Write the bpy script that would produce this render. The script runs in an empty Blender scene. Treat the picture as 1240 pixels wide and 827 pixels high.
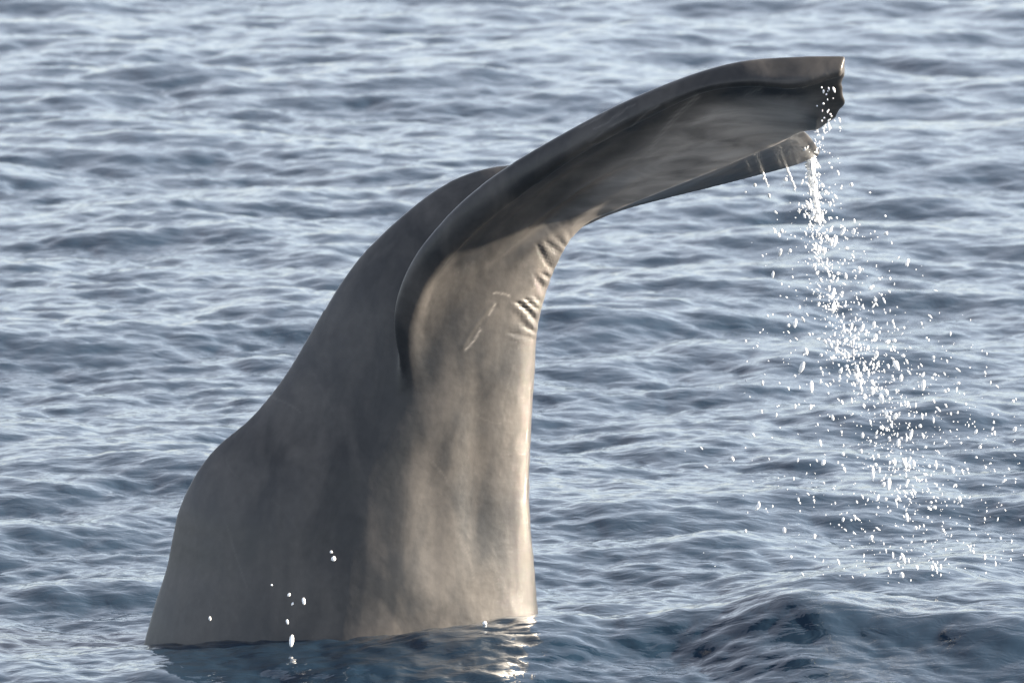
import bpy, math, random
import numpy as np
from mathutils import Vector

random.seed(7)
rng = np.random.default_rng(11)
R = math.radians
scene = bpy.context.scene
col = scene.collection

# ------------------------------------------------------------------ camera
IW, IH = 1240.0, 827.0
CAM_D, CAM_H, FOCAL = 40.0, 6.4, 332.0
FPX = IW * FOCAL / 36.0
WATER_V = 768.0                                   # row of the calm waterline at the whale
PITCH = math.atan(CAM_H / CAM_D) - math.atan((WATER_V - IH / 2) / FPX)
cam_d = bpy.data.cameras.new('camera')
cam = bpy.data.objects.new('camera', cam_d)
col.objects.link(cam)
cam.location = (0, -CAM_D, CAM_H)
cam.rotation_euler = (math.pi / 2 - PITCH, 0, 0)
cam_d.sensor_width = 36.0
cam_d.lens = FOCAL
cam_d.clip_start = 0.5
cam_d.clip_end = 60000
cam_d.dof.use_dof = True
cam_d.dof.focus_distance = 40.0
cam_d.dof.aperture_fstop = 7.1
scene.camera = cam

# ------------------------------------------------------------------ sky and sun
SUN_EL, SUN_AZ = 19.0, -4.0      # azimuth: degrees from +X turned towards the camera (-Y)
sd = Vector((math.cos(R(SUN_EL)) * math.cos(R(SUN_AZ)), -math.cos(R(SUN_EL)) * math.sin(R(SUN_AZ)), math.sin(R(SUN_EL))))
world = bpy.data.worlds.new('World')
scene.world = world
world.use_nodes = True
wn = world.node_tree
wn.nodes.clear()
wo = wn.nodes.new('ShaderNodeOutputWorld')
wb = wn.nodes.new('ShaderNodeBackground')
sky = wn.nodes.new('ShaderNodeTexSky')
sky.sky_type = 'NISHITA'
sky.sun_disc = False
sky.sun_elevation = R(SUN_EL)
sky.sun_rotation = math.atan2(sd.x, sd.y)
sky.air_density = 1.0
sky.dust_density = 0.2
sky.ozone_density = 6.0
wb.inputs['Strength'].default_value = 0.072
hz_ = wn.nodes.new('ShaderNodeHueSaturation')       # thin high haze all over the sky
hz_.inputs['Saturation'].default_value = 0.34
wn.links.new(sky.outputs[0], hz_.inputs['Color'])
wn.links.new(hz_.outputs[0], wb.inputs[0])
wn.links.new(wb.outputs[0], wo.inputs[0])

sun_d = bpy.data.lights.new('sun', 'SUN')
sun_d.energy = 5.0
sun_d.angle = R(0.9)
sun_d.color = (1.0, 0.86, 0.68)
sun = bpy.data.objects.new('sun', sun_d)
col.objects.link(sun)
sun.rotation_euler = sd.to_track_quat('Z', 'Y').to_euler()
sun.location = sd * 60

scene.view_settings.view_transform = 'Standard'
scene.view_settings.look = 'None'
scene.view_settings.gamma = 1.0
scene.view_settings.exposure = 2.28
scene.render.engine = 'CYCLES'
scene.cycles.use_denoising = True
scene.cycles.max_bounces = 6
scene.cycles.sample_clamp_indirect = 0.0        # keep the sunlight thrown up by the waves

# ------------------------------------------------------------------ helpers
PXM = CAM_D / FPX                                 # metres per photo pixel at the tail
def P(u, v, y):
    """the point of the vertical plane at depth y that lies on the sight line of a photo pixel"""
    dx, dz = (u - IW / 2) / FPX, -(v - IH / 2) / FPX
    fy, fz = math.cos(PITCH), -math.sin(PITCH)
    d = Vector((dx, fy + dz * math.sin(PITCH), fz + dz * math.cos(PITCH)))
    k = (y + CAM_D) / d.y
    return np.array((d.x * k, y, CAM_H + d.z * k))

def curve(pts, n):
    """centripetal-ish Catmull-Rom through rows of pts, n samples"""
    p = np.asarray(pts, float)
    q = np.vstack([2 * p[0] - p[1], p, 2 * p[-1] - p[-2]])
    t = np.linspace(0, len(p) - 1 - 1e-9, n)
    i = t.astype(int)
    f = (t - i)[:, None]
    a, b, c, d = q[i], q[i + 1], q[i + 2], q[i + 3]
    return 0.5 * (2 * b + (c - a) * f + (2 * a - 5 * b + 4 * c - d) * f ** 2 + (3 * b - a - 3 * c + d) * f ** 3)

def closed(pts, n):
    p = np.asarray(pts, float)
    m = len(p)
    t = np.linspace(0, m, n, endpoint=False)
    i = t.astype(int)
    f = (t - i)[:, None]
    a, b, c, d = p[(i - 1) % m], p[i % m], p[(i + 1) % m], p[(i + 2) % m]
    return 0.5 * (2 * b + (c - a) * f + (2 * a - 5 * b + 4 * c - d) * f ** 2 + (3 * b - a - 3 * c + d) * f ** 3)

def grid_mesh(name, V, quads):
    me = bpy.data.meshes.new(name)
    me.vertices.add(len(V))
    me.vertices.foreach_set('co', np.ascontiguousarray(V, dtype=np.float32).ravel())
    q = np.ascontiguousarray(quads, dtype=np.int32)
    me.loops.add(q.size)
    me.loops.foreach_set('vertex_index', q.ravel())
    me.polygons.add(len(q))
    me.polygons.foreach_set('loop_start', np.arange(0, q.size, q.shape[1], dtype=np.int32))
    me.polygons.foreach_set('use_smooth', np.ones(len(q), dtype=bool))
    me.update(calc_edges=True)
    me.validate()
    return me

def tag(o, label=None, cat=None, group=None, kind=None):
    for k, v in (('label', label), ('category', cat), ('group', group), ('kind', kind)):
        if v: o[k] = v
    return o

def material(name):
    m = bpy.data.materials.new(name)
    m.use_nodes = True
    return m, m.node_tree.nodes, m.node_tree.links, m.node_tree.nodes['Principled BSDF']

# ------------------------------------------------------------------ materials
m_sea, N, L, bs = material('sea_water')
bs.inputs['Base Color'].default_value = (0.012, 0.025, 0.043, 1)
bs.inputs['Roughness'].default_value = 0.07
bs.inputs['IOR'].default_value = 1.33
tc = N.new('ShaderNodeNewGeometry')
mp = N.new('ShaderNodeMapping')
mp.inputs['Rotation'].default_value = (0, 0, 0.35)
mp.inputs['Scale'].default_value = (0.7, 1.0, 1.0)
L.new(tc.outputs['Position'], mp.inputs['Vector'])
n1 = N.new('ShaderNodeTexNoise')
n1.inputs['Scale'].default_value = 9.0
n1.inputs['Detail'].default_value = 3.0
n1.inputs['Roughness'].default_value = 0.5
n1.inputs['Distortion'].default_value = 0.6
L.new(mp.outputs[0], n1.inputs['Vector'])
bp = N.new('ShaderNodeBump')
bp.inputs['Strength'].default_value = 0.55
bp.inputs['Distance'].default_value = 0.018
L.new(n1.outputs['Fac'], bp.inputs['Height'])
L.new(bp.outputs[0], bs.inputs['Normal'])

m_skin, N, L, bs = material('wet_whale_skin')
tc = N.new('ShaderNodeTexCoord')
na = N.new('ShaderNodeTexNoise'); na.inputs['Scale'].default_value = 3.2; na.inputs['Detail'].default_value = 5; na.inputs['Distortion'].default_value = 0.5
mp = N.new('ShaderNodeMapping'); mp.inputs['Scale'].default_value = (1.6, 1.6, 0.75)
L.new(tc.outputs['Object'], mp.inputs[0]); L.new(mp.outputs[0], na.inputs['Vector'])
ra = N.new('ShaderNodeValToRGB')
ra.color_ramp.elements[0].position = 0.38; ra.color_ramp.elements[0].color = (0.024, 0.0245, 0.026, 1)
ra.color_ramp.elements[1].position = 0.64; ra.color_ramp.elements[1].color = (0.064, 0.060, 0.057, 1)
L.new(na.outputs['Fac'], ra.inputs[0])
nb = N.new('ShaderNodeTexNoise'); nb.inputs['Scale'].default_value = 26; nb.inputs['Detail'].default_value = 4
L.new(tc.outputs['Object'], nb.inputs['Vector'])
rb = N.new('ShaderNodeMapRange'); rb.inputs['From Min'].default_value = 0.3; rb.inputs['From Max'].default_value = 0.7
rb.inputs['To Min'].default_value = 0.87; rb.inputs['To Max'].default_value = 1.12
L.new(nb.outputs['Fac'], rb.inputs['Value'])
mu = N.new('ShaderNodeMix'); mu.data_type = 'RGBA'; mu.blend_type = 'MULTIPLY'; mu.inputs['Factor'].default_value = 1.0
L.new(ra.outputs[0], mu.inputs['A']); L.new(rb.outputs[0], mu.inputs['B'])
at = N.new('ShaderNodeAttribute'); at.attribute_name = 'scar'
ms = N.new('ShaderNodeMix'); ms.data_type = 'RGBA'
ms.inputs['B'].default_value = (0.36, 0.34, 0.32, 1)
ap = N.new('ShaderNodeAttribute'); ap.attribute_name = 'lit_tone'
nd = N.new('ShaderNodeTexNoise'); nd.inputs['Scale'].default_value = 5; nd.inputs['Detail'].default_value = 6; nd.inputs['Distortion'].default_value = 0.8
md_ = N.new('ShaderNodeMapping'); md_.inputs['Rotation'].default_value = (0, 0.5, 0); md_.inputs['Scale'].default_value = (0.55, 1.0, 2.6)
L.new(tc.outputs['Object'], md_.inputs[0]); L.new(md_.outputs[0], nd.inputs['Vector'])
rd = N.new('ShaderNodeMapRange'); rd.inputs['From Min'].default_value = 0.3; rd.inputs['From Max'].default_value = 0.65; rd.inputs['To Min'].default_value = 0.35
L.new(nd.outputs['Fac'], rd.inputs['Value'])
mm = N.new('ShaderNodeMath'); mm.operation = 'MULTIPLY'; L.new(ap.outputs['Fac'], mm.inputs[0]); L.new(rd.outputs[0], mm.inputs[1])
mlit = N.new('ShaderNodeMix'); mlit.data_type = 'RGBA'; mlit.inputs['B'].default_value = (0.42, 0.395, 0.375, 1)  # light on the fluke underside, mixed into the skin colour
L.new(mm.outputs[0], mlit.inputs['Factor']); L.new(mu.outputs['Result'], mlit.inputs['A'])
L.new(at.outputs['Fac'], ms.inputs['Factor']); L.new(mlit.outputs['Result'], ms.inputs['A'])
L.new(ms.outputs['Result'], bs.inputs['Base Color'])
rr = N.new('ShaderNodeMapRange'); rr.inputs['From Min'].default_value = 0.3; rr.inputs['From Max'].default_value = 0.7
rr.inputs['To Min'].default_value = 0.30; rr.inputs['To Max'].default_value = 0.48
L.new(na.outputs['Fac'], rr.inputs['Value']); L.new(rr.outputs[0], bs.inputs['Roughness'])
nc = N.new('ShaderNodeTexNoise'); nc.inputs['Scale'].default_value = 6; nc.inputs['Detail'].default_value = 3
L.new(tc.outputs['Object'], nc.inputs['Vector'])
bp = N.new('ShaderNodeBump'); bp.inputs['Strength'].default_value = 0.28; bp.inputs['Distance'].default_value = 0.02
L.new(nc.outputs['Fac'], bp.inputs['Height'])
nf = N.new('ShaderNodeTexNoise'); nf.inputs['Scale'].default_value = 55; nf.inputs['Detail'].default_value = 3
L.new(tc.outputs['Object'], nf.inputs['Vector'])
bf = N.new('ShaderNodeBump'); bf.inputs['Strength'].default_value = 0.09; bf.inputs['Distance'].default_value = 0.004
L.new(nf.outputs['Fac'], bf.inputs['Height']); L.new(bp.outputs[0], bf.inputs['Normal']); L.new(bf.outputs[0], bs.inputs['Normal'])
bs.inputs['IOR'].default_value = 1.36
bs.inputs['Coat Weight'].default_value = 0.18
bs.inputs['Coat Roughness'].default_value = 0.16
bs.inputs['Coat IOR'].default_value = 1.33

m_drop, N, L, bs = material('glint_white_water')  # sun glints of clear water painted in as a white base colour
bs.inputs['Base Color'].default_value = (0.93, 0.95, 0.97, 1)
bs.inputs['Roughness'].default_value = 0.12
bs.inputs['IOR'].default_value = 1.33
bs.inputs['Transmission Weight'].default_value = 0.15
bs.inputs['Subsurface Weight'].default_value = 0.0

# ------------------------------------------------------------------ the sea: wind waves on one sheet
def wave_field(Lm, n, lam_hi, lam_lo, wind, spread, slope_rms, power, seed):
    """periodic height map and its horizontal drift, band limited between two wavelengths"""
    g = np.random.default_rng(seed)
    k1 = 2 * np.pi * np.fft.fftfreq(n, Lm / n)
    kx, ky = np.meshgrid(k1, k1, indexing='ij')
    k = np.hypot(kx, ky); k[0, 0] = 1
    ang = np.arctan2(ky, kx) - wind
    D = np.abs(np.cos(ang)) ** spread + 0.06
    S = k ** (-power) * D
    S *= np.exp(-(2 * np.pi / lam_hi / k) ** 4) * np.exp(-(k * lam_lo / (2 * np.pi)) ** 4)
    S[0, 0] = 0
    H = np.sqrt(S) * (g.normal(size=S.shape) + 1j * g.normal(size=S.shape))
    h = np.fft.ifft2(H).real
    dx = np.fft.ifft2(-1j * kx / k * H).real
    dy = np.fft.ifft2(-1j * ky / k * H).real
    sx = np.fft.ifft2(1j * kx * H).real; sy = np.fft.ifft2(1j * ky * H).real
    s = slope_rms / math.sqrt((sx ** 2 + sy ** 2).mean())
    return (h * s, dx * s, dy * s, Lm, n)

def sample(F, x, y, rot):
    h, dx, dy, Lm, n = F
    c, s = math.cos(rot), math.sin(rot)
    X = (c * x + s * y) / Lm * n
    Y = (-s * x + c * y) / Lm * n
    i = np.floor(X).astype(np.int64); j = np.floor(Y).astype(np.int64)
    fx, fy = X - i, Y - j
    out = []
    for A in (h, dx, dy):
        a = A[i % n, j % n] * (1 - fx) + A[(i + 1) % n, j % n] * fx
        b = A[i % n, (j + 1) % n] * (1 - fx) + A[(i + 1) % n, (j + 1) % n] * fx
        out.append(a * (1 - fy) + b * fy)
    h_, a, b = out
    return h_, c * a - s * b, s * a + c * b

WIND = R(62)
F1 = wave_field(67.0, 1024, 2.7, 0.40, WIND, 0.45, 0.108, 3.4, 3)
F2 = wave_field(9.7, 512, 0.50, 0.06, WIND + 0.3, 0.4, 0.138, 3.2, 5)
F0 = wave_field(131.0, 512, 9.0, 2.5, WIND - 0.5, 1.0, 0.035, 3.6, 9)

th_dense = np.linspace(-R(6.8), R(6.8), 470)
ext = np.geomspace(R(0.03), R(173.0), 52)
th = np.concatenate([-(R(6.8) + ext[::-1]), th_dense, R(6.8) + ext])
r = np.linspace(4, 33.5, 60)
rr_ = [33.5]
while rr_[-1] < 150:
    rr_.append(rr_[-1] + 0.032 * (rr_[-1] / 40.0) ** 1.55)
rows = np.concatenate([r[:-1], np.array(rr_), np.geomspace(rr_[-1] * 1.01, 25000, 110)])
TH, RR = np.meshgrid(th, rows, indexing='xy')
gx = RR * np.sin(TH)
gy = RR * np.cos(TH) - CAM_D
fade = np.clip((900 - RR) / 600, 0, 1)
h1, a1, b1 = sample(F1, gx, gy, 0.43)
h2, a2, b2 = sample(F2, gx, gy, -0.21)
h0, a0, b0 = sample(F0, gx, gy, 0.9)
h1 = h1 + h0 - h0[np.argmin(np.abs(rows - 40)), len(th) // 2]; a1 = a1 + a0; b1 = b1 + b0
gust = 0.8 + 0.2 * np.exp(-((gx + .2) / 2.2) ** 2 - ((gy + 1.4) / 1.2) ** 2) + 0.5 * (0.5 + 0.5 * np.sin(gx * 0.31 + gy * 0.083 + 1.0) * np.sin(gy * 0.047 - gx * 0.12 + 0.4))
f2 = fade * np.clip((420 - RR) / 250, 0, 1) * gust
z = h1 * fade + h2 * f2
hx = (np.array([-60, 172, 300, 400, 520, 650, 780, 880, 970, 1060, 1150, 1240, 1420, 1700]) - 620) * CAM_D / FPX
hz = np.array([.01, .015, .035, .075, .12, .165, .16, .19, .235, .20, .18, .17, .12, .0])
crest = -0.72 + 0.12 * np.sin(gx * 1.3)
hc = curve(np.stack([hx, hz], 1), 300)
z = z + np.interp(gx, hc[:, 0], hc[:, 1]) * np.exp(-((gy - crest) / np.where(gy < crest, 0.95, 0.55)) ** 2)
V = np.stack([gx + 0.9 * (a1 * fade + a2 * f2), gy + 0.9 * (b1 * fade + b2 * f2), z], -1).reshape(-1, 3)
nr, nc_ = TH.shape
idx = np.arange(nr * nc_).reshape(nr, nc_)
A = idx[:-1, :]; B = idx[1:, :]
A2 = np.roll(A, -1, 1); B2 = np.roll(B, -1, 1)
quads = np.stack([A, A2, B2, B], -1).reshape(-1, 4)
sea_me = grid_mesh('sea', V, quads)
sea = bpy.data.objects.new('sea', sea_me)
col.objects.link(sea)
sea_me.materials.append(m_sea)
tag(sea, 'choppy blue grey sea', 'sea', kind='structure')

# ------------------------------------------------------------------ the whale's tail
def loft(sections):
    n = len(sections[0])
    V = np.vstack(list(sections) + [np.mean(sections[0], 0)[None], np.mean(sections[-1], 0)[None]])
    F = []
    m = len(sections)
    for i in range(m - 1):
        for j in range(n):
            k = (j + 1) % n
            F.append((i * n + j, i * n + k, (i + 1) * n + k, (i + 1) * n + j))
    c0, c1 = m * n, m * n + 1
    for j in range(n):
        k = (j + 1) % n
        F.append((c0, k, j)); F.append((c1, (m - 1) * n + j, (m - 1) * n + k))
    return V, F

# tail stock: dorsal edge, ventral edge, half breadth, dorsal / ventral sharpness
stock = [  # uL, vL, uR, vR, half_b, y
    (120, 980, 690, 980, .56, 0), (145, 880, 672, 880, .53, 0), (172, 785, 656, 768, .48, 0),
    (186, 735, 651, 730, .45, 0), (201, 688, 648, 690, .425, 0), (209, 648, 645, 655, .40, 0), (217, 615, 643, 622, .38, 0),
    (236, 575, 643, 590, .355, 0), (262, 541, 643, 564, .335, 0), (304, 505, 645, 530, .31, 0),
    (343, 457, 647, 490, .285, 0), (378, 399, 650, 448, .262, 0), (408, 348, 652, 408, .245, 0),
    (440, 305, 659, 370, .225, 0), (484, 262, 670, 335, .205, 0), (535, 224, 684, 304, .185, 0),
    (590, 203, 703, 278, .165, 0), (660, 196, 738, 256, .14, 0), (740, 186, 800, 231, .115, 0),
    (840, 170, 872, 202, .09, 0), (915, 163, 932, 178, .06, 0), (952, 159, 956, 166, .03, 0)]
S = curve(stock, 150)
secs = []
for uL, vL, uR, vR, hb, y0 in S:
    a, b = P(uL, vL, y0), P(uR, vR, y0)
    c, e = (a + b) / 2, (b - a) / 2
    loop = []
    for k in range(72):
        f = 2 * math.pi * k / 72
        cx, sy = math.cos(f), math.sin(f)
        x = cx
        if cx < 0: prof = (1 - abs(cx) ** 1.85) ** 0.88
        else: prof = (1 - cx * cx / (.40 * cx + .60)) ** 0.86
        yy = hb * math.copysign(prof, sy)
        loop.append(c + e * x + np.array((0, yy, 0)))
    secs.append(np.array(loop))
V1, F1_ = loft(secs)

def tuck(rows):
    # the flukes are swept back and close to the body's side plane
    return [(u, v, math.copysign(min(abs(y), .3 + .44 * max(0, abs(y) - .3)), y), w) for u, v, y, w in rows]

def fluke(crest, lip, ridge, s, tipn=90):
    """s = -1 towards the camera side, +1 away; rows are (u, v, y, thickness)"""
    n = tipn
    C, Lp, Rg = curve(crest, n), curve(lip, n), curve(ridge, n)
    out = []
    for i in range(n):
        t = i / (n - 1)
        c = P(*C[i][:3]); lo = P(*Lp[i][:3]); b = P(*Rg[i][:3]); tb = Rg[i][3]; lr = Lp[i][3]
        fr = np.array((-.25, s, -.1)); up = np.array((0, 0, 1.0))
        bd = b + up * tb; bv = b - up * 0.0
        lf = c * .42 + lo * .58 + fr * lr * 1.25
        li = lo - fr * lr * 1.3 + up * lr * 0.35
        inner = max(0.0, 1 - t / .5)
        li = li + fr * lr * 1.3 * min(1, inner * 1.6)
        vm = li * .5 + bv * .5 + up * .02 * (1 - t) + np.array((0, s, 0)) * .11 * inner * min(1, max(0, t - .12) / .16)
        dm = c * .55 + bd * .45 + up * (.03 * (1 - t) + .008)
        out.append(closed([bv, vm, li, lo, lf, c, dm, bd], 64))
    return loft(out)

near_crest = [(512, 640, -.27, 0), (503, 555, -.275, 0), (490, 470, -.270, 0), (477, 385, -.285, 0), (497, 318, -.32, 0), (543, 259, -.36, 0), (600, 211, -.40, 0),
              (680, 163, -.46, 0), (760, 122, -.51, 0), (840, 90, -.55, 0), (900, 74, -.58, 0), (960, 69, -.60, 0), (1024, 68, -.62, 0)]
near_lip = [(545, 650, -.22, .004), (535, 570, -.235, .006), (520, 485, -.258, .01), (505, 410, -.290, .02), (525, 345, -.335, .025), (570, 290, -.38, .03), (632, 238, -.43, .035),
            (706, 186, -.50, .04), (785, 144, -.56, .045), (850, 114, -.61, .042), (905, 106, -.64, .04), (965, 108, -.655, .035), (1019, 93, -.65, .018)]
near_ridge = [(620, 660, 0, .05), (630, 590, 0, .05), (636, 510, .03, .10), (645, 390, .05, .12), (661, 335, .05, .12), (690, 288, .05, .12), (733, 257, .02, .11),
              (800, 230, 0, .09), (875, 200, -.01, .07), (945, 168, -.06, .045), (1003, 148, -.28, .028), (1019, 126, -.42, .022), (1023, 88, -.60, .02)]
V2, F2_ = fluke(near_crest, near_lip, near_ridge, -1)
far_crest = [(530, 440, .12, 0), (520, 380, .20, 0), (530, 330, .28, 0), (560, 290, .345, 0), (600, 258, .42, 0), (640, 240, .52, 0), (700, 225, .68, 0),
             (765, 212, .88, 0), (830, 200, 1.10, 0), (890, 188, 1.28, 0), (945, 180, 1.45, 0), (990, 183, 1.60, 0)]
far_lip = [(550, 460, .14, .02), (545, 420, .22, .03), (560, 380, .28, .04), (600, 330, .33, .042), (650, 295, .38, .042), (694, 279, .46, .04), (745, 257, .64, .036),
           (800, 242, .84, .032), (860, 227, 1.06, .028), (915, 213, 1.26, .024), (960, 201, 1.44, .02), (991, 189, 1.60, .012)]
far_ridge = [(625, 500, 0, .05), (632, 440, -.02, .10), (640, 390, -.03, .12), (657, 335, -.03, .12), (688, 286, -.01, .12), (735, 257, 0, .11), (800, 230, 0, .09),
             (875, 200, .01, .07), (945, 165, .05, .045), (968, 165, .45, .028), (982, 174, 1.0, .022), (993, 186, 1.58, .014)]
V3, F3_ = fluke(tuck(far_crest), tuck(far_lip), [(u, v, y * .53, w) for u, v, y, w in far_ridge], 1)
Vs, Fs, off = [], [], 0
for v_, f_ in ((V1, F1_), (V2, F2_), (V3, F3_)):
    Vs.append(v_); Fs += [tuple(i + off for i in f) for f in f_]; off += len(v_)
raw = bpy.data.meshes.new('whale_raw')
raw.from_pydata(np.vstack(Vs).tolist(), [], Fs)
import bmesh
bm = bmesh.new(); bm.from_mesh(raw)
bmesh.ops.recalc_face_normals(bm, faces=bm.faces); bm.to_mesh(raw); bm.free()
tmp = bpy.data.objects.new('whale_raw', raw); col.objects.link(tmp)
md = tmp.modifiers.new('r', 'REMESH'); md.mode = 'VOXEL'; md.voxel_size = 0.0058; md.use_smooth_shade = True
sm = tmp.modifiers.new('s', 'SMOOTH'); sm.factor = 0.5; sm.iterations = 14
dg = bpy.context.evaluated_depsgraph_get()
wme = bpy.data.meshes.new_from_object(tmp.evaluated_get(dg))
bpy.data.objects.remove(tmp); bpy.data.meshes.remove(raw)
def to_pixels(co):
    rel_y, zc = co[:, 1] + CAM_D, co[:, 2] - CAM_H
    cp, sp = math.cos(PITCH), math.sin(PITCH)
    dep = rel_y * cp - zc * sp
    return IW / 2 + FPX * co[:, 0] / dep, IH / 2 - FPX * (zc * cp + rel_y * sp) / dep
# soften the fairing of the fluke roots into the tail stock
nv = len(wme.vertices)
co = np.empty(nv * 3, np.float32); wme.vertices.foreach_get('co', co); co = co.reshape(-1, 3).astype(float)
pu, pv = to_pixels(co)
wgt = np.clip(1.3 - np.hypot((pu - 555) / 140, (pv - 440) / 220), 0, 1)
tmp = bpy.data.objects.new('whale_raw', wme); col.objects.link(tmp)
vg = tmp.vertex_groups.new(name='w')
for lv in range(1, 6):
    vg.add(np.nonzero(np.round(wgt * 5) == lv)[0].tolist(), lv / 5, 'REPLACE')
sm = tmp.modifiers.new('s', 'SMOOTH'); sm.factor = 0.5; sm.iterations = 220; sm.vertex_group = 'w'
dg = bpy.context.evaluated_depsgraph_get()
wme2 = bpy.data.meshes.new_from_object(tmp.evaluated_get(dg))
bpy.data.objects.remove(tmp); bpy.data.meshes.remove(wme); wme = wme2
wme.name = 'whale'
whale = bpy.data.objects.new('whale', wme); col.objects.link(whale)
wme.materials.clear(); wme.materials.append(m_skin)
# folds, grooves and scars in the skin, laid in the tail's own side plane
nv = len(wme.vertices)
co = np.empty(nv * 3, np.float32); wme.vertices.foreach_get('co', co); co = co.reshape(-1, 3).astype(float)
no = np.empty(nv * 3, np.float32); wme.vertices.foreach_get('normal', no); no = no.reshape(-1, 3).astype(float)
pu, pv = to_pixels(co)
nearside = np.clip((0.45 - no[:, 1]) / 0.6, 0, 1)
disp = np.zeros(nv); scar = np.zeros(nv)
def seg(u0, v0, u1, v1, w, bend=0.0):
    dx, dy = u1 - u0, v1 - v0
    l = math.hypot(dx, dy)
    t = ((pu - u0) * dx + (pv - v0) * dy) / l ** 2
    d = ((pu - u0) * -dy + (pv - v0) * dx) / l - bend * (4 * t * (1 - t)).clip(0, 1)
    e = np.clip(np.minimum(t, 1 - t) * l / (2.0 * w) + 0.6, 0, 1)
    e = e * e * (3 - 2 * e)
    return d, e
def groove(a, w, depth, lipk=0.6, bend=0.0):
    global disp
    d, e = seg(*a, w, bend)
    if w > 5:                                # long shallow hollows run out gently
        t = ((pu - a[0]) * (a[2] - a[0]) + (pv - a[1]) * (a[3] - a[1])) / ((a[2] - a[0]) ** 2 + (a[3] - a[1]) ** 2)
        e = np.clip(3.0 * np.minimum(t, 1 - t), 0, 1); e = e * e * (3 - 2 * e)
    disp += nearside * e * (-depth * np.exp(-(d / w) ** 2) + lipk * depth * np.exp(-((d - 1.9 * w) / w) ** 2))
# puckered folds inside the bend, following the ventral edge
edge = curve([(700, 280), (688, 298), (672, 328), (660, 358), (652, 392), (650, 425)], 60)
best = np.full(nv, 1e9); arc = np.zeros(nv); dst = np.zeros(nv)
acc = 0.0
for i in range(60):
    if i: acc += math.hypot(*(edge[i] - edge[i - 1]))
    d2 = (pu - edge[i, 0]) ** 2 + (pv - edge[i, 1]) ** 2
    k = d2 < best
    best[k] = d2[k]; arc[k] = acc; dst[k] = np.sqrt(d2[k])
warp = 2.6 * np.sin(dst * .10 + arc * .05) + 2.4 * np.sin(arc * .17 + 1.7)
ph = (arc + dst * .45 + warp) / 13.5 * 2 * np.pi
reach = 28 + 10 * np.sin(arc * .061 + .4) + 7 * np.sin(arc * .19)
env = np.clip((reach - dst) / 14, 0, 1) * np.clip(dst / 7, .25, 1) * np.clip((arc - 4) / 22, 0, 1) * np.clip((150 - arc) / 25, 0, 1) * (best < 60 ** 2)
wave = (0.5 - 0.5 * np.cos(ph)) ** 0.75 - .55
disp += nearside * env * .0095 * wave * (0.8 + .4 * np.sin(arc * .11 + dst * .12))
groove((602, 370, 564, 424), 2.6, 0.0012, 1.2, 2.5)
d, e = seg(735, 254, 958, 164, 9.0)          # keel line running out to the notch
disp += nearside * e * 0.006 * np.exp(-((d - 2) / 4.0) ** 2)
for g, dpt in (((560, 330, 720, 195), .010), ((600, 325, 780, 195), .010), ((640, 290, 800, 190), .008), ((620, 270, 840, 125), .010), ((700, 240, 900, 165), .006)):
    groove(g, 7.0, dpt, 0.8, -8)
groove((582, 440, 572, 690), 16.0, 0.009, 0.5, 3)
groove((540, 560, 520, 740), 18.0, 0.006, 0.6, 4)
groove((420, 560, 400, 700), 24.0, 0.006, 0.6, -4)
def mark(a, w, amt, bend=0.0):
    global scar
    d, e = seg(*a, w, bend)
    br = 0.6 + 0.4 * np.sin(pu * 0.9 + pv * 1.3) * np.sin(pu * 0.37)
    scar = np.maximum(scar, nearside * amt * e * np.exp(-(d / w) ** 2) * br)
mark((846, 116, 786, 184), 4.0, .45, 4); mark((790, 178, 740, 222), 3, .22)
mark((902, 115, 922, 108), 4, .35); mark((940, 118, 952, 114), 3, .25); mark((600, 368, 592, 382), 1.4, .35)
mark((597, 355, 618, 359), 1.4, .42, -1.5); mark((582, 398, 564, 424), 1.5, .42, -1.5)  # these fine scratches carry their bright glint as painted pale colour
for k in range(9):                          # faint old scratches
    u0, v0 = random.uniform(260, 630), random.uniform(400, 750)
    an, ln = random.gauss(1.2, .5), random.uniform(25, 90)
    mark((u0, v0, u0 + math.cos(an) * ln, v0 + math.sin(an) * ln), random.uniform(1.3, 2.0), random.uniform(.03, .08), random.uniform(-6, 6))
for k in range(9):
    u0, v0 = random.uniform(700, 930), random.uniform(130, 190)
    mark((u0, v0, u0 + random.uniform(20, 60), v0 - random.uniform(5, 30)), 1.4, random.uniform(.06, .18), random.uniform(-3, 3))
mark((952, 147, 966, 152), 3, .3)
co2 = co + no * disp[:, None]
rag = np.clip((pu - 985) / 30, 0, 1) * np.clip((pv - 92) / 10, 0, 1) * (co[:, 1] < 0)
co2[:, 0] += rag * PXM * (-2 + 2.6 * np.sin(pv * .15 + 2.2) + 1.2 * np.sin(pv * .31 + .4))
co2[:, 2] += np.clip((pu - 960) / 30, 0, 1) * np.clip((pv - 130) / 12, 0, 1) * (co[:, 1] < 0) * PXM * 1.8 * np.sin(pu * .17)
wme.vertices.foreach_set('co', co2.astype(np.float32).ravel())
attr = wme.attributes.new('scar', 'FLOAT', 'POINT'); attr.data.foreach_set('value', scar.astype(np.float32))
under = np.clip((0.15 - no[:, 2]) / 0.4, 0, 1) * np.clip((pu - 590) / 140, 0, 1) * np.clip((1005 - pu) / 45, 0, 1) * (co[:, 1] < 0.02)  # soft light on the near fluke's underside, painted in as paler skin
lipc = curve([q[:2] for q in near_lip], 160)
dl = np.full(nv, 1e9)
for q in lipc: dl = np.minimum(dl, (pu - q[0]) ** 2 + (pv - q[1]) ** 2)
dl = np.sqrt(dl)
under = under * np.clip((dl - 6) / np.interp(pu, [600, 760, 880, 960], [60, 42, 16, 12]), 0, 1)  # painted light fades out along the lip, leaving its shade line dark
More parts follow.
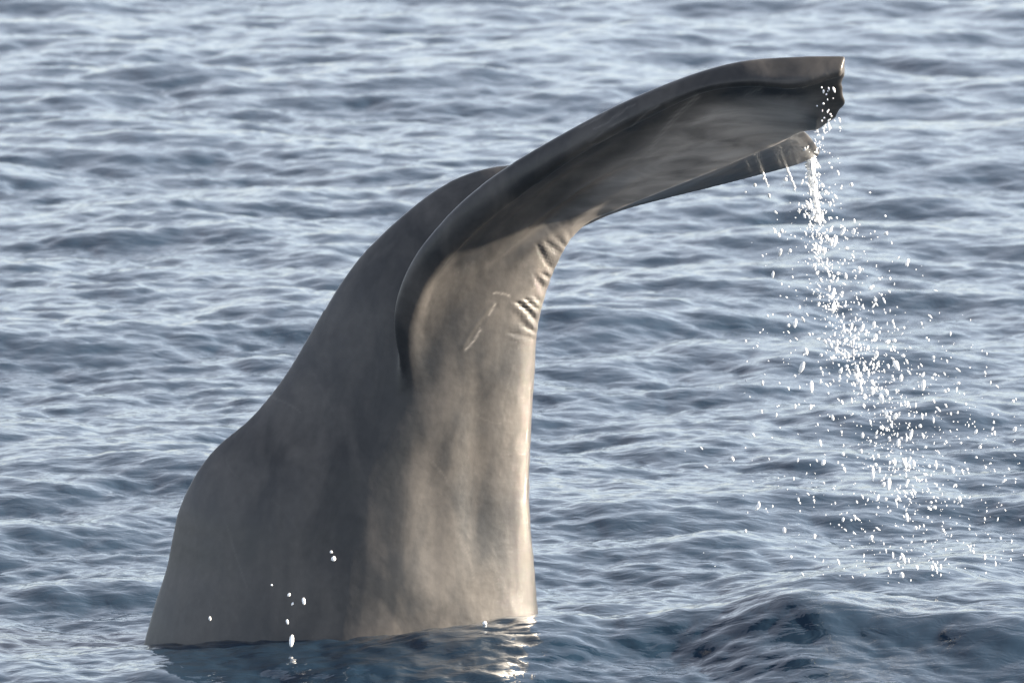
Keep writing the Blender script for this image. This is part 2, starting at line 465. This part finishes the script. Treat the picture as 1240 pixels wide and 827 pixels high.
pa = wme.attributes.new('lit_tone', 'FLOAT', 'POINT'); pa.data.foreach_set('value', (under * (.35 + .65 * np.clip((pu - 680) / 180, 0, 1))).astype(np.float32))
wme.polygons.foreach_set('use_smooth', np.ones(len(wme.polygons), dtype=bool))
wme.update()
tag(whale, 'wet dark grey whale tail rising from the sea with its flukes bent over', 'whale')
print('whale verts', nv, 'sea quads', len(quads))

# ------------------------------------------------------------------ falling water
def drop_mesh(name, stretch, seed, sub=2):
    b = bmesh.new()
    bmesh.ops.create_icosphere(b, subdivisions=sub, radius=1.0)
    g = random.Random(seed)
    ph = [g.uniform(0, 6.28) for _ in range(3)]
    for v in b.verts:
        k = 1 + 0.09 * math.sin(2.1 * v.co.x + ph[0]) + 0.09 * math.sin(2.4 * v.co.z + ph[1])
        v.co *= k
        v.co.z *= stretch
    me = bpy.data.meshes.new(name); b.to_mesh(me); b.free()
    me.polygons.foreach_set('use_smooth', np.ones(len(me.polygons), dtype=bool))
    me.materials.append(m_drop)
    return me
shapes = [drop_mesh('water_drop', s, i) for i, s in enumerate((1.0, 1.4, 2.0, 0.85, 2.9))]
def put_drop(u, v, y, rad_px, label, group):
    o = bpy.data.objects.new('water_drop', random.choice(shapes)); col.objects.link(o)
    o.location = P(u, v, y)
    k = rad_px * PXM
    o.scale = (k * random.uniform(.7, 1.1), k, k)
    o.rotation_euler = (random.uniform(-.4, .4), random.uniform(-.6, .6), random.uniform(0, 6))
    tag(o, label, 'water drop', group)
    return o
axis = curve([(1000, 120, 9), (988, 195, 12), (992, 260, 16), (1006, 320, 26), (1030, 390, 38), (1060, 450, 50), (1095, 520, 68), (1115, 600, 84), (1130, 705, 95)], 400)
def spray_point():
    t = random.betavariate(1.5, 1.15)
    a = axis[min(399, int(t * 399))]
    core = random.random() < .45
    u = random.gauss(a[0] - (a[2] * .25 if core else 0), a[2] * (.33 if core else 1.15)); v = a[1] + random.gauss(0, 12)
    if random.random() < .16:
        u = random.uniform(900, 1235); v = random.uniform(210 + max(0, (u - 1040)) * 1.3, 700) if u < 1200 else random.uniform(500, 700)
    y = random.gauss(.8, .16)
    return u, v, y
LBL = 'bright white water drop falling in the spray below the fluke tips'
GRP = 'drops falling from the flukes'
spots = []
while len(spots) < 2100:
    u, v, y = spray_point()
    if v < 105 or v > 706 or u > 1250: continue
    if v < 200 and u < 985: continue
    rad = min(2.6, max(.4, random.lognormvariate(-0.25, .62)))
    spots.append((u, v, y, rad))
spots.sort(key=lambda q: -q[3])
for q in spots[:280]:
    put_drop(*q, LBL, GRP)
b = bmesh.new()
from mathutils import Matrix
for u, v, y, rad in spots[280:]:
    M = Matrix.Translation(Vector(P(u, v, y))) @ Matrix.Rotation(random.gauss(-.25, .5), 4, 'Y') @ Matrix.Diagonal((rad * PXM, rad * PXM, rad * PXM * random.choice((.9, 1.2, 1.6, 2.4, 3.2)), 1))
    bmesh.ops.create_icosphere(b, subdivisions=1, radius=1.0, matrix=M)
me = bpy.data.meshes.new('water_spray'); b.to_mesh(me); b.free(); me.materials.append(m_drop)
sp_ = bpy.data.objects.new('water_spray', me); col.objects.link(sp_)
tag(sp_, 'fine white spray drifting down between the falling drops', 'spray', kind='stuff')

def stream(pts, seed, label):
    """a broken ribbon of falling water: (u, v, y, half width px)"""
    g = random.Random(seed)
    c = curve(pts, 46)
    secs = []
    for i, (u, v, y, w) in enumerate(c):
        w = max(.3, w * g.uniform(.65, 1.3)); u += g.uniform(-.8, .8)
        o = P(u, v, y)
        secs.append(np.array([o + np.array((math.cos(a) * w * PXM, math.sin(a) * w * .6 * PXM, 0)) for a in np.linspace(0, 2 * math.pi, 10, endpoint=False)]))
    V_, F_ = loft(secs)
    me = bpy.data.meshes.new('water_stream'); me.from_pydata(V_.tolist(), [], F_)
    me.polygons.foreach_set('use_smooth', np.ones(len(me.polygons), dtype=bool)); me.materials.append(m_drop)
    o = bpy.data.objects.new('water_stream', me); col.objects.link(o)
    tag(o, label, 'water stream', 'streams pouring off the lower fluke')
stream([(980, 186, .84, 8), (982, 203, .83, 6.5), (985, 228, .83, 4.2), (990, 255, .83, 3.4), (993, 274, .83, 1.2)], 1, 'thick white stream of water pouring off the lower fluke tip')
stream([(951, 200, .77, 1.6), (956, 212, .77, 1.3), (963, 228, .77, 1.0)], 2, 'short thin trickle beside the thick white stream')
stream([(923, 206, .70, 1.2), (926, 216, .70, 1.0), (931, 227, .70, .7)], 3, 'short thin trickle furthest from the lower fluke tip')
for (u, v, rad) in ((404, 676, 3.4), (401, 668, 2.0), (350, 720, 2.4), (368, 728, 2.3), (354, 731, 1.5), (348, 753, 1.7), (353, 776, 2.6), (329, 708, 1.3), (254, 749, 1.6), (587, 754, 2.8)):
    put_drop(u, v, -.75, rad, 'tiny white water drop in the air before the tail stock', 'drops before the tail stock')

for k in range(22):
    put_drop(random.gauss(1002, 7), random.uniform(106, 156), -.70, random.uniform(.6, 1.5), 'white water drop dripping past the ragged edge of the upper fluke tip', 'drops dripping off the upper fluke tip')
for k in range(10):
    t = k / 9
    put_drop(962 + 24 * t + random.gauss(0, 2), 174 + 14 * t + random.gauss(0, 2), .55, random.uniform(.8, 1.8), 'white water drop clinging under the lower fluke tip above the stream', 'drops under the lower fluke tip')
